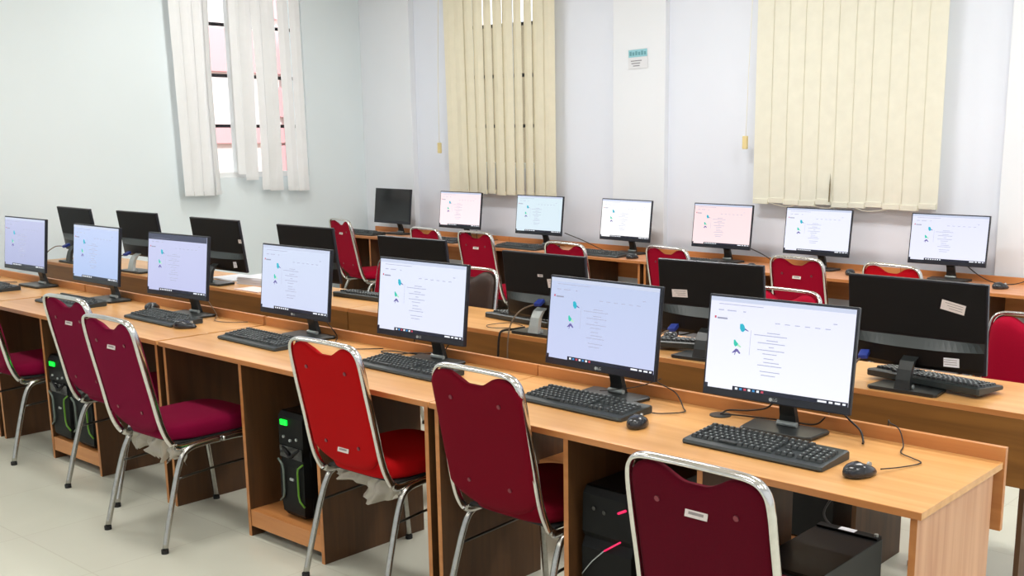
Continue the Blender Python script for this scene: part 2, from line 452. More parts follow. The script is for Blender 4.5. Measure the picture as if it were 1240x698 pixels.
# narrow tan blind, vanes partly open
r = thing('vertical_blind', 'narrow half open tan vertical blind on the left window of the back wall', 'blind', (-5.63, 4.26, 0), 0, 'vertical window blinds')
bm = bmesh.new(); box(bm, -0.66, 0.66, -0.02, 0.02, 2.93, 2.98, .004); obj('head_rail', bm, M['white_frame'], r)
n = 11; W = 1.25 / n
yaws = [0.1, -0.10, -0.14, -0.12, -0.24, -0.18, -0.12, -0.26, -0.28, -0.12, 0.0]
for k in range(n):
    bm = bmesh.new(); cx = -0.60 + W * (k + 0.5)
    z0 = 1.135 + 0.006 * math.sin(k * 2.1)
    wdt = 0.127 if k not in (4, 7, 8) else 0.118
    vane(bm, (cx, 0, 0), (1, 0, 0), wdt, z0, 2.935, yaws[k], 0, 0, lean=0.03 * (1 - k / n))
    hem(bm, (cx + 0.03 * (1 - k / n), 0, 0), (1, 0, 0), wdt, z0, yaws[k])
    obj('vane', bm, M['vane_tan'], r)
b2 = bmesh.new(); sweep(b2, [(-0.62, -0.03, 2.93), (-0.65, -0.04, 2.2), (-0.66, -0.04, 1.56)], 0.0022, 6); obj('pull_cord', b2, M['vane_tan'], r)
b2 = bmesh.new(); box(b2, -0.678, -0.645, -0.05, -0.025, 1.47, 1.56, .006); obj('cord_weight', b2, M['yellow'], r)

# white blind over the left wall window
r = thing('vertical_blind', 'disarrayed white vertical blind over the left wall window, gaps between its vanes', 'blind', (-7.32, 3.0, 0), 0, 'vertical window blinds')
bm = bmesh.new(); box(bm, -0.02, 0.02, -0.68, 0.76, 2.93, 2.98, .004); obj('head_rail', bm, M['white_frame'], r)
for (cy, yaw, w, bow, sh, z0, lean) in [(-0.575, 0.1, 0.127, 0, 0, 1.14, 0.03), (-0.475, 0.1, 0.127, 0, 0, 1.138, 0.01), (-0.37, 0.15, 0.127, 0.0, 0, 1.136, -0.01), (-0.30, 0.7, 0.11, 0.01, -0.01, 1.142, 0.0),
                                  (-0.045, 0.1, 0.127, 0, 0, 1.30, 0.0), (0.055, 0.1, 0.127, 0.0, 0.0, 1.25, -0.03), (0.15, 0.05, 0.13, -0.03, 0.0, 1.165, 0.03), (0.262, 0.05, 0.135, -0.05, -0.03, 1.155, 0.0), (0.41, 0.05, 0.115, 0, 0, 1.148, 0.02), (0.53, 0.05, 0.11, 0, 0, 1.144, 0.01)]:
    bm = bmesh.new(); vane(bm, (0, cy, 0), (0, 1, 0), w, z0, 2.935, yaw, bow, sh, n=14, lean=lean)
    if z0 < 1.3: hem(bm, (0, cy + lean, 0), (0, 1, 0), w, z0, yaw)
    obj('vane', bm, M['vane_white'], r)

# notice on the pilaster
r = thing('wall_notice', 'small paper notice with a pale teal heading band on the wall pilaster', 'sign', (-4.18, YB - 0.052, 2.185))
bm = bmesh.new(); box(bm, -0.092, 0.092, -0.002, 0.0, -0.075, 0.068, 0, 0, Matrix.Rotation(-0.04, 4, 'Y')); obj('paper', bm, M['sign'], r)
bm = bmesh.new(); R3 = Matrix.Rotation(-0.04, 4, 'Y')
box(bm, -0.085, 0.088, -0.004, -0.002, 0.008, 0.062, 0, 0, R3)
for k in range(6): box(bm, -0.075 + k * 0.027, -0.056 + k * 0.027, -0.005, -0.004, 0.020, 0.05 - 0.006 * (k % 2), 0, 1, R3)
obj('heading_band', bm, [M['teal'], M['teal_ink']], r)
bm = bmesh.new()
for k, (a, b_) in enumerate([(-0.065, 0.035), (-0.06, 0.02), (-0.045, 0.015)]): box(bm, a, b_, -0.004, -0.002, -0.022 - k * 0.018, -0.015 - k * 0.018, 0, 0, R3)
obj('text_lines', bm, M['ink'], r)

# ------------------------------------------------------------------ desks
DW = 1.738
def make_desk(name, label, x_right, y_front, depth, flip=False, rail=True, top='top', back='rail', dividers=(-0.636, -1.128), end='inner_shaded', back_z=0.55, group=None, bay_foot=True):
    """local frame: user side is -Y, desk spans x from -DW to 0"""
    r = thing(name, label, 'desk', (x_right, y_front, 0), PI if flip else 0, group)
    t = 0.018; H = 0.75
    bm = bmesh.new(); box(bm, -DW, 0, 0.0, depth - (t if rail else 0) - 0.001, H - 0.02, H, 0.0015, 0)
    tp = obj('desktop', bm, M[top], r)
    bm = bmesh.new(); box(bm, -DW, 0, -0.0015, 0.0, H - 0.0195, H - 0.001); obj('edge_band', bm, M['edge'], tp)
    for s in (0, 1):
        x1 = -0.014 if s == 0 else -DW + 0.014 + t
        bm = bmesh.new(); box(bm, x1 - t, x1, 0.012, depth - 0.05, 0, H - 0.0202, 0.001)
        sp = obj('side_panel', bm, M[end] if s == 0 else M['inner_shaded'], r)
        bm = bmesh.new(); box(bm, x1 - t, x1, 0.0105, 0.012, 0.0, H - 0.0205); obj('edge_band', bm, M['edge'], sp)
    for dx in dividers:
        bm = bmesh.new(); box(bm, dx - t, dx, 0.012, depth - 0.04, 0, H - 0.0202, 0.001)
        dv = obj('divider_panel', bm, M['inner_shaded'], r)
        bm = bmesh.new(); box(bm, dx - t, dx, 0.0105, 0.012, 0.0, H - 0.0205); obj('edge_band', bm, M['edge'], dv)
    if len(dividers) > 1:
        a, b_ = dividers[1], dividers[0] - t
        bm = bmesh.new(); box(bm, a + 0.0005, b_ - 0.0005, 0.03, depth - 0.06, 0.098, 0.115); box(bm, a + 0.0005, b_ - 0.0005, 0.013, 0.03, 0.045, 0.115, .001)
        obj('tower_shelf', bm, [M['rail']], r)
        bm = bmesh.new()
        for xx in (a + 0.03, b_ - 0.08): box(bm, xx, xx + 0.05, 0.08, 0.12, 0.0, 0.098)
        obj('shelf_foot', bm, M['inner_shaded'], r)
    bm = bmesh.new()
    zt = 0.79 if rail else H
    y0 = depth - t
    if rail: box(bm, -DW + 0.001, 0.004, y0, depth, back_z, zt, .001)
    else: box(bm, -DW + 0.001, -0.001, y0 + 0.006, depth - 0.001, back_z, H - 0.0202, .001)
    bp = obj('back_rail' if rail else 'back_panel', bm, M[back], r)
    if not rail:
        bm = bmesh.new(); box(bm, -DW, 0, depth - 0.0014, depth, H - 0.0195, H - 0.001); obj('edge_band', bm, M['edge'], tp)
    return r
A_ends = [0.0, -1.745, -3.505, -5.265]
lab = ['front row light wood computer desk at the near right end, bare end panel showing',
       'front row light wood desk, second from the near end, red-backed chair pulled to it',
       'front row light wood desk, third from the near end, two wine-coloured chairs in front',
       'front row light wood desk at the far left end of the row']
for i, x in enumerate(A_ends):
    make_desk('computer_desk', lab[i], x, 0.0, 0.557, end='side' if i == 0 else 'inner_shaded', group='front row computer desks')
lab = ['middle row desk at the near right, brown back board, black keyboard beside monitor stand', 'middle row desk with brown back board behind the second front desk from the right',
       'middle row desk with brown back board and a stack of papers on it', 'middle row desk with brown back board at the far left end']
for i, x in enumerate([-0.12, -1.865, -3.610, -5.355]):
    make_desk('computer_desk', lab[i], x - DW, 1.558, 0.450, flip=True, rail=False, back='brown', end='inner_shaded', back_z=0.50,
              dividers=((-0.758, -1.115) if i == 0 else (-1.15, -1.50) if i == 1 else ()), group='middle row computer desks')
lab = ['wall row desk at the right edge of the photo, below the wide cream blind', 'wall row desk under the pink-screened monitor, second from the right', 'wall row desk between the notice and the narrow tan blind', 'wall row desk in the far left corner under the switched-off monitor']
for i, x in enumerate([-0.26, -2.005, -3.750, -5.495]):
    make_desk('computer_desk', lab[i], x, 3.785, 0.475, top='ctop', back='rail', dividers=((-0.55, -1.05) if i != 3 else (-1.26,)), group='wall row computer desks')

# grommet with cable hole
bm = bmesh.new(); disc(bm, (0, 0, 0.0015), 0.035, (0, 0, 1), 0.003, 24)
o = obj('cable_grommet', bm, M['kb']); o.location = (-0.885, 0.475, 0.75); tag(o, 'round dark cable grommet in the front desk behind the nearest keyboard', 'grommet')

# ------------------------------------------------------------------ chairs
def back_y(z):
    P = [(0.40, -0.150), (0.44, -0.185), (0.508, -0.212), (0.628, -0.236), (0.87, -0.285), (0.93, -0.297)]
    for (a, ya), (b_, yb) in zip(P[:-1], P[1:]):
        if z <= b_: return ya + (yb - ya) * (z - a) / (b_ - a)
    return P[-1][1]

def make_chair(name, label, fab_back, fab_seat, tagpos='top', wrap=0, group=None, wide=0.0):
    r = thing(name, label, 'chair', (0, 0, 0), 0, group)
    # backrest pad
    bm = bmesh.new(); NU, NV = 44, 26; hw = 0.181 + wide
    grid = {}
    for s in (0, 1):
        for i in range(NU + 1):
            u = -1 + 2 * i / NU
            x = u * hw; ax = abs(x)
            q_ = max(0.0, min(1.0, (ax - 0.022) / 0.088)); zt = 0.918 - 0.034 * (1 - q_ * q_ * (3 - 2 * q_))
            if ax > 0.122: zt -= 0.058 * (1 - math.sqrt(max(0, 1 - ((ax - 0.122) / (hw - 0.1215)) ** 2)))
            zb = 0.455 + 0.075 * (ax / hw) ** 3
            for j in range(NV + 1):
                v = j / NV; z = zb + (zt - zb) * v
                e = (1 - abs(u) ** 6) * (1 - abs(2 * v - 1) ** 8)
                y = back_y(z) - wide * 0.9
                y += (0.010 + 0.030 * e ** 0.5) if s else (-0.008 * e ** 0.5 - 0.002)
                grid[s, i, j] = bm.verts.new((x, y, z))
    for s in (0, 1):
        for i in range(NU):
            for j in range(NV):
                f = bm.faces.new([grid[s, i, j], grid[s, i + 1, j], grid[s, i + 1, j + 1], grid[s, i, j + 1]]); f.smooth = True
    for i in range(NU):
        for j in (0, NV): bm.faces.new([grid[0, i, j], grid[0, i + 1, j], grid[1, i + 1, j], grid[1, i, j]])
    for j in range(NV):
        for i in (0, NU): bm.faces.new([grid[0, i, j], grid[0, i, j + 1], grid[1, i, j + 1], grid[1, i, j]])
    bk = obj('backrest', bm, fab_back, r)
    for (x, z) in ((-0.105, 0.83), (0.105, 0.83), (-0.09, 0.55), (0.09, 0.55)):
        bm = bmesh.new(); disc(bm, (x, back_y(z) - 0.0115 - wide * 0.9, z), 0.007, (0, 1, 0.2), 0.004, 12); obj('button', bm, M['button'], bk)
    zz = 0.815 if tagpos == 'top' else 0.53
    if tagpos:
        bm = bmesh.new(); yy = back_y(zz) - 0.0115
        mt = Matrix.Translation((0.0, yy, zz)) @ Matrix.Rotation(-0.2, 4, 'X')
        box(bm, -0.03, 0.03, -0.001, 0.001, -0.010, 0.010, 0.0004, 0, mt, 1)
        box(bm, -0.02, 0.02, -0.0016, -0.001, -0.003, 0.003, 0, 1, mt)
        obj('label_plate', bm, [M['label'], M['label_ink']], bk)
    # seat cushion
    bm = bmesh.new()
    rings = []
    for (s, z) in ((0.90, 0.428), (0.975, 0.431), (1.0, 0.445), (1.0, 0.462), (0.985, 0.476), (0.93, 0.488), (0.8, 0.4955), (0.55, 0.4995), (0.2, 0.5005)):
        rings.append([Vector((p.x * (0.94 + 0.06 * (p.y + 0.2) / 0.4), p.y + 0.035, z)) for p in superellipse(0.203 * s, 0.213 * s, 4.2, 48)])
    layered(bm, rings); obj('seat', bm, fab_seat, r)
    bm = bmesh.new(); box(bm, -0.19, 0.19, -0.15, 0.22, 0.418, 0.4275, .002); obj('seat_board', bm, M['rubber'], r)
    # bent tube around the back and under the seat
    half = [(-0.186, 0.17, 0.408), (-0.19, 0.0, 0.406), (-0.193, -0.12, 0.402), (-0.194, -0.165, 0.415), (-0.194, -0.193, 0.455), (-0.192, -0.215, 0.52), (-0.190, -0.239, 0.64), (-0.189, -0.268, 0.78), (-0.187, -0.284, 0.865), (-0.177, -0.292, 0.905), (-0.148, -0.297, 0.926), (-0.08, -0.299, 0.931)]
    nm = [(0, 0, 1), (0, 0, 1), (0, -0.3, 1), (0, -0.8, 0.7), (0, -1, 0.4), (0, -1, 0.1)] + [(0, -1, -0.15)] * 6
    nm = [(0, -a[1], -a[2]) for a in nm]
    pts = half + [(-x, y, z) for (x, y, z) in reversed(half)]
    mj = nm + list(reversed(nm))
    bm = bmesh.new(); sweep(bm, pts, 0.0075, 12, 5, mj, 1.9); obj('back_frame', bm, M['chrome'], r)
    for s in (-1, 1):
        for nme, fy in (('leg', -1), ('leg', 1)):
            if fy < 0: P = [(s * 0.221, -0.257, 0.012), (s * 0.214, -0.205, 0.2), (s * 0.208, -0.155, 0.35), (s * 0.205, -0.115, 0.394), (s * 0.203, -0.05, 0.405), (s * 0.203, 0.03, 0.406)]
            else: P = [(s * 0.221, 0.257, 0.012), (s * 0.214, 0.235, 0.2), (s * 0.208, 0.212, 0.35), (s * 0.205, 0.185, 0.394), (s * 0.203, 0.13, 0.405), (s * 0.203, 0.04, 0.406)]
            bm = bmesh.new(); sweep(bm, P, 0.0115, 10, 5); lg = obj(nme, bm, M['chrome_dull'], r)
            bm = bmesh.new(); disc(bm, (s * 0.221, fy * 0.257, 0.0085), 0.0145, (0, 0, 1), 0.017, 12); obj('rubber_foot', bm, M['rubber'], lg)
        bm = bmesh.new(); sweep(bm, [(s * 0.211, -0.18, 0.285), (s * 0.205, 0.0, 0.295), (s * 0.211, 0.222, 0.30)], 0.005, 8, 4); obj('stretcher', bm, M['dark_bar'], r)
    if wrap:
        add_wrap(r, wrap)
    return r

def add_wrap(r, seed):
    """loose torn plastic film hanging under the seat"""
    rnd = random.Random(seed); bm = bmesh.new(); N, K = 34, 10
    ph = [rnd.uniform(0, 6.28) for _ in range(6)]
    V = {}
    for i in range(N + 1):
        t = i / N; x = -0.185 + 0.37 * t
        drop = 0.05 + 0.045 * math.sin(3.1 * t + ph[0]) ** 2 + (0.05 * max(0, math.sin(9 * t + ph[1])) + 0.02 * math.sin(23 * t + ph[2]))
        if seed == 4: drop = 0.035 + 0.075 * max(0, 1 - abs(2 * t - 1.25)) + 0.004 * math.sin(17 * t)
        drop = max(drop, 0.015)
        for j in range(K + 1):
            v = j / K
            y = -0.12 + 0.03 * math.sin(14 * t + ph[3] + 2 * v) * v + 0.012 * math.sin(40 * t + 5 * v + ph[4])
            z = 0.416 - drop * v
            V[i, j] = bm.verts.new((x + 0.01 * math.sin(9 * v + 3 * t), y, z))
    for i in range(N):
        for j in range(K):
            if seed != 4 and j > K - 3 and rnd.random() < 0.25: continue
            f = bm.faces.new([V[i, j], V[i + 1, j], V[i + 1, j + 1], V[i, j + 1]]); f.smooth = True
    top = [V[i, 0] for i in range(N + 1)]
    back = [bm.verts.new((v.co.x, 0.17, 0.414)) for v in top]
    for i in range(N):
        f = bm.faces.new([top[i], top[i + 1], back[i + 1], back[i]]); f.smooth = True
    obj('plastic_wrap', bm, M['wrap'], r)

def place(o, x, y, a): o.location = (x, y, 0); o.rotation_euler = (0, 0, a); return o
GA, GB, GC = 'banquet chairs at the front row', 'banquet chairs at the middle row', 'banquet chairs at the wall row'
ch = make_chair('banquet_chair', 'wine-coloured banquet chair cut by the left edge of the photo, its seat under the desk', M['fab_wine'], M['fab_wine'], group=GA)
place(ch, -4.905, 0.075, 0.03)
dup(ch, (-3.888, 0.09, 0), 0.03, 'wine-coloured banquet chair standing second from the left at the front row', GA)
place(make_chair('banquet_chair', 'wine-coloured banquet chair with torn plastic wrap under its seat, third from left', M['fab_wine'], M['fab_wine'], wrap=3, group=GA), -3.195, -0.068, 0.02)
place(make_chair('banquet_chair', 'bright red-backed banquet chair with its white label low on the back', M['fab_red'], M['fab_red'], tagpos='low', wrap=4, group=GA), -2.125, 0.155, 0.02)
place(make_chair('banquet_chair', 'claret banquet chair without a label, between the red chair and the nearest one', M['fab_claret'], M['fab_claret'], tagpos=None, wide=0.013, group=GA), -1.386, 0.172, 0.0)
place(make_chair('banquet_chair', 'dark maroon banquet chair nearest the camera, cropped by the bottom of the photo', M['fab_maroon'], M['fab_maroon'], group=GA), -0.305, -0.215, 0.0)
c1 = make_chair('banquet_chair', 'crimson banquet chair far left below the switched-off monitor, fully visible back', M['fab_crimson'], M['fab_crimson'], group=GC)
place(c1, -6.56, 3.66, -0.2)
dup(c1, (-5.37, 3.53, 0), -0.12, 'crimson banquet chair whose top shows below the pink screen of the wall row', GC)
dup(c1, (-4.84, 3.53, 0), -0.06, 'tall crimson banquet chair back just right of the second wall row monitor', GC)
dup(c1, (-3.78, 3.325, 0), -0.08, 'crimson banquet chair, only the top visible over a middle row monitor, near the white screen', GC)
dup(c1, (-3.075, 3.53, 0), -0.17, 'crimson banquet chair left of the pink screen below the wide blind', GC)
dup(c1, (-2.156, 3.53, 0), -0.12, 'crimson banquet chair with a white label, below the left half of the cream blind', GC)
place(make_chair('banquet_chair', 'scarlet banquet chair top peeking over the nearest middle row monitor', M['fab_scarlet'], M['fab_scarlet'], tagpos=None, group=GC), -1.55, 3.53, -0.18)
b8 = make_chair('banquet_chair', 'magenta-red banquet chair behind the middle row at the right edge of the photo', M['fab_crimson'], M['fab_crimson'], tagpos=None, group=GB)
place(b8, -0.405, 1.70, PI - 0.02)
dup(b8, (-3.93, 1.44, 0), PI - 0.05, 'red banquet chair behind the middle row, mostly hidden by a bright front monitor', GB)
dup(b8, (-1.56, 1.72, 0), PI - 0.05, 'banquet chair whose chrome top rail shows above the nearest front monitor', GB)
place(make_chair('banquet_chair', 'brown vinyl banquet chair facing us from behind the middle row', M['vinyl_brown'], M['vinyl_brown'], tagpos=None, group=GB), -3.25, 1.39, PI + 0.10)

# ------------------------------------------------------------------ monitors
SWD, SHT, TLT = 0.484, 0.308, 0.115
def text_mesh(s, size, depth=0.0006):
    cu = bpy.data.curves.new('t', 'FONT'); cu.body = s; cu.size = size; cu.extrude = depth; cu.align_x = 'LEFT'; cu.align_y = 'CENTER'
    to = bpy.data.objects.new('t', cu); COL.objects.link(to)
    bpy.context.view_layer.update()
    me = bpy.data.meshes.new_from_object(to); t = bmesh.new(); t.from_mesh(me)
    bpy.data.objects.remove(to); bpy.data.meshes.remove(me); bpy.data.curves.remove(cu)
    return t

def make_monitor(name, label, smat, detail=2, group=None, strip=False, stickers=(), off=False, tl=TLT, sc=1.0, zb=0.101, nmat='stand'):
    """local frame: origin on the desk below the stand, screen faces -Y"""
    r = thing(name, label, 'monitor', (0, 0, 0), 0, group)
    # tilted panel frame: origin at bottom centre of the panel front
    T = Matrix.Translation((0, -0.10, zb)) @ Matrix.Rotation(-tl, 4, 'X')
    W, Hh = SWD / 2 * sc, SHT * sc
    bm = bmesh.new(); box(bm, -W, W, 0.0, 0.016, 0, Hh, 0.003, 0, T); bz = obj('bezel', bm, M['bezel'], r, smooth=False)
    # thicker lower housing at the back with a curved ledge
    bm = bmesh.new(); n = 24; zl, zt = 0.012, 0.114
    rgs = []
    for (z, k) in ((zl, 0.75), (zl + 0.012, 1.0), (0.082, 1.0), (zt, 0.03)):
        ring = [T @ Vector((-W * 0.97, 0.0155, z))]
        for i in range(n + 1):
            u = -1 + 2 * i / n; ring.append(T @ Vector((u * W * 0.965, 0.0165 + 0.034 * k * (1 - abs(u) ** 2.4), z)))
        ring.append(T @ Vector((W * 0.97, 0.0155, z))); rgs.append(ring)
    layered(bm, rgs, 0, smooth=False)
    for f in bm.faces:
        f.normal_update()
        if f.calc_center_median().z > (T @ Vector((0, 0.02, 0.087))).z: f.material_index = 1  # top slope gets the paler, painted-lit tone
    hs = obj('rear_housing', bm, [M['black'], M['ledge']], r)
    bm = bmesh.new(); box(bm, -W + 0.006, W - 0.006, 0.016, 0.0185, 0.119, Hh - 0.006, 0.001, 0, T); obj('rear_cover', bm, M['back_tex'], r)
    # screen
    m = 0.007; x0, x1, z0, z1 = -W + m, W - m, 0.024, Hh - m
    bm = bmesh.new(); box(bm, x0, x1, -0.0012, 0.0, z0, z1, 0, 0, T); sc_o = obj('screen', bm, smat, r)
    def P(u, v, e): return T @ Vector((x0 + (x1 - x0) * u, -0.0014 - e, z1 - (z1 - z0) * v))
    def rect(b, u0, u1, v0, v1, e, mi): quad(b, [P(u0, v0, e), P(u1, v0, e), P(u1, v1, e), P(u0, v1, e)], mi)
    def blob(b, pts, e, mi): quad(b, [P(u, v, e) for u, v in pts], mi)
    if not off:
        bm = bmesh.new(); rect(bm, 0.205, 1, 0.955, 1, 0.0002, 0); rect(bm, 0.0, 0.022, 0.955, 1, 0.0002, 0)
        for k in range(7): rect(bm, 0.225 + k * 0.031, 0.243 + k * 0.031, 0.967, 0.99, 0.0004, (1, 2, 3, 1, 2, 1, 3)[k] if detail > 1 else 1)
        for k, (a, b_) in enumerate([(0.80, 0.86), (0.875, 0.90), (0.915, 0.95), (0.965, 0.985)]): rect(bm, a, b_, 0.968, 0.988, 0.0004, 1)
        obj('taskbar', bm, [M['s_task'], M['s_white'], M['s_blue'], M['s_red']], sc_o)
        bm = bmesh.new()
        for (u0, u1, v) in [(0.42, 0.51, 0.335), (0.33, 0.56, 0.365), (0.42, 0.50, 0.415), (0.36, 0.55, 0.445), (0.44, 0.475, 0.485), (0.36, 0.55, 0.52), (0.40, 0.50, 0.56), (0.41, 0.48, 0.61), (0.41, 0.52, 0.65), (0.37, 0.54, 0.685), (0.39, 0.53, 0.75), (0.40, 0.50, 0.79)]:
            rect(bm, u0, u1, v, v + 0.0095, 0.0002, 0)
        rect(bm, 0.055, 0.13, 0.222, 0.24, 0.0002, 1); rect(bm, 0.035, 0.048, 0.21, 0.235, 0.0002, 4)
        for k in range(6): rect(bm, 0.47 + k * 0.068, 0.505 + k * 0.068, 0.225, 0.234, 0.0002, 0)
        for (a, b_) in ((0.06, 0.10), (0.125, 0.19), (0.24, 0.26)): rect(bm, a, b_, 0.135, 0.146, 0.0002, 0)
        rect(bm, 0.86, 0.885, 0.165, 0.175, 0.0002, 0)
        rect(bm, 0.0, 1.0, 0.0, 0.045, 0.0002, 3 if not strip else 5)
        rect(bm, 0.06, 0.38, 0.07, 0.078, 0.0002, 2)
        if strip: rect(bm, 0.0, 1.0, 0.045, 0.10, 0.0002, 5)
        rect(bm, 0.305, 0.308, 0.33, 0.60, 0.0002, 2)
        obj('web_page', bm, [M['s_ink2'], M['s_ink'], M['s_ink2'], M['s_bar'], M['s_red'], M['s_strip']], sc_o)
        bm = bmesh.new()
        blob(bm, [(0.224, 0.275), (0.242, 0.268), (0.255, 0.285), (0.262, 0.315), (0.272, 0.325), (0.264, 0.335), (0.250, 0.36), (0.236, 0.352), (0.226, 0.325)], 0.0003, 0)
        blob(bm, [(0.262, 0.315), (0.290, 0.340), (0.288, 0.346), (0.262, 0.334)], 0.0004, 2)
        blob(bm, [(0.188, 0.455), (0.197, 0.448), (0.205, 0.465), (0.222, 0.49), (0.214, 0.515), (0.200, 0.525), (0.190, 0.50)], 0.0003, 1)
        blob(bm, [(0.222, 0.49), (0.246, 0.52), (0.240, 0.53), (0.214, 0.515)], 0.0004, 3)
        blob(bm, [(0.208, 0.545), (0.222, 0.55), (0.244, 0.59), (0.236, 0.60), (0.217, 0.577), (0.185, 0.598), (0.182, 0.592)], 0.0004, 2)
        blob(bm, [(0.205, 0.575), (0.212, 0.572), (0.204, 0.615), (0.199, 0.615)], 0.0005, 2)
        obj('illustration', bm, [M['s_cyan'], M['s_teal'], M['s_purple'], M['s_lime']], sc_o)
    if detail > 0:
        bm = bmesh.new(); t = text_mesh('LG', 0.013)
        merge(bm, t, 0, T @ Matrix.Translation((-0.002, -0.0004, 0.012)) @ Matrix.Rotation(PI / 2, 4, 'X'))
        t = bmesh.new(); disc(t, (-0.0085, -0.0006, 0.012), 0.0055, (0, 1, 0), 0.001, 16); merge(bm, t, 0, T)
        obj('logo', bm, M['silver'], bz)
    # stickers on the back: (x, z, w, h, angle, scheme)
    for (sx, sz, sw, sh, an) in stickers:
        low = sz < 0.10
        yb = 0.0186 if not low else 0.0165 + 0.034 * (1 - (abs(sx) / W) ** 2.4) + 0.0005
        bm = bmesh.new(); mt = T @ Matrix.Translation((sx, yb, sz)) @ Matrix.Rotation(an, 4, 'Y')
        box(bm, -sw / 2, sw / 2, 0, 0.0008, -sh / 2, sh / 2, 0, 0, mt)
        for k in range(3): box(bm, -sw * 0.4, sw * (0.35 - 0.1 * k), 0.0008, 0.001, sh * (0.28 - 0.25 * k) - 0.001, sh * (0.28 - 0.25 * k) + 0.001, 0, 1, mt)
        obj('sticker', bm, [M['paper'] if low else M['label'], M['label_ink']], hs)
    # stand: blade neck and flat foot
    bm = bmesh.new()
    pr = [(0.012, 0.012, 0.030, 0.012), (0.008, 0.045, 0.026, 0.010), (-0.002, 0.08, 0.025, 0.009), (-0.022, 0.108, 0.026, 0.009), (-0.050, 0.120, 0.028, 0.008)]
    rgs = [[Vector((sx * w, y + sy * d, z)) for sx, sy in ((-1, -1), (1, -1), (1, 1), (-1, 1))] for (y, z, w, d) in pr]
    layered(bm, rgs, 0, smooth=False); nk = obj('neck', bm, M[nmat], r)
    bm = bmesh.new(); disc(bm, (0, -0.002, 0.020), 0.008, (1, 0, 0), 0.066, 14); obj('hinge', bm, M['silver'], nk)
    bm = bmesh.new()
    def ring(k, z): return [Vector((x * k, y * k + 0.006, z)) for x, y in ((-0.105, -0.098), (0.105, -0.098), (0.118, -0.088), (0.128, 0.017), (0.118, 0.027), (-0.118, 0.027), (-0.128, 0.017), (-0.118, -0.088))]
    layered(bm, [ring(0.97, 0.0), ring(1.0, 0.003), ring(1.0, 0.010), ring(0.975, 0.013)], 0, smooth=False)
    obj('base_plate', bm, M['stand'], r)
    return r

SM = {}
def smat(k, top, bot, s=1.0):
    SM[k] = screen_mat('screen_' + k, top, bot, s); return SM[k]
def put_mon(o, x, y, yaw, flip=False):
    """x,y = bottom centre of the screen plane; stand stands 0.10 behind it"""
    a = yaw + (PI if flip else 0); off = Vector((0, 0.10, 0)); off.rotate(Matrix.Rotation(a, 3, 'Z'))
    o.location = (x + off.x, y + off.y, 0.75); o.rotation_euler = (0, 0, a)
GM1, GM2, GM3 = 'monitors on the front row', 'monitors on the middle row', 'monitors on the wall row'
A = [(-5.694, 0.40, 0.041, (186, 190, 222), (166, 172, 208), 'lit black-framed monitor at the far left end of the front row', 0, False),
     (-4.817, 0.388, 0.015, (190, 204, 238), (170, 190, 230), 'lit bluish monitor, second from the left on the front row', 0, False),
     (-4.004, 0.390, 0.075, (196, 200, 232), (190, 194, 230), 'lit monitor with a dark strip across the top of its screen, front row', 0, True),
     (-3.061, 0.400, 0.015, (206, 216, 238), (204, 212, 238), 'lit front row monitor just left of the one behind the red chair', 1, False),
     (-2.218, 0.380, 0.036, (222, 228, 246), (224, 228, 248), 'lit monitor on the front row directly behind the red chair and claret chair', 2, False),
     (-1.308, 0.368, -0.019, (188, 200, 230), (196, 204, 236), 'lit pale blue monitor, second nearest of the front row, keyboard and mouse before it', 2, False),
     (-0.624, 0.355, 0.057, (228, 230, 250), (242, 244, 255), 'large lit white monitor nearest the camera on the front row', 2, False)]
for i, (x, y, yaw, t_, b_, lb, dt, st) in enumerate(A):
    put_mon(make_monitor('monitor', lb, smat('a%d' % i, t_, b_), dt, GM1, strip=st), x, y, yaw)
Cm = [(-6.742, 4.03, -0.005, None, None, 'switched-off black monitor in the far corner of the wall row'),
      (-5.88, 4.04, 0.033, (252, 228, 232), (255, 236, 240), 'small pink-tinted screen under the narrow tan blind'),
      (-4.967, 4.03, 0.022, (212, 230, 238), (214, 230, 240), 'pale blue screen at the right foot of the narrow tan blind'),
      (-4.12, 4.06, -0.029, (255, 255, 255), (255, 255, 255), 'pure white bright screen below the wall notice'),
      (-3.264, 4.06, 0.007, (246, 220, 222), (250, 226, 228), 'pink-tinted screen just left of the wide cream blind'),
      (-2.526, 4.07, 0.003, (232, 234, 250), (236, 238, 255), 'lit screen under the left half of the wide cream blind'),
      (-1.640, 4.08, 0.043, (224, 226, 246), (232, 234, 252), 'lit screen furthest right on the wall row, a mouse beside it')]
for i, (x, y, yaw, t_, b_, lb) in enumerate(Cm):
    if t_ is None: put_mon(make_monitor('monitor', lb, M['black_gloss'], 0, GM3, off=True), x, y, yaw)
    else: put_mon(make_monitor('monitor', lb, smat('c%d' % i, t_, b_), 0, GM3), x, y, yaw)
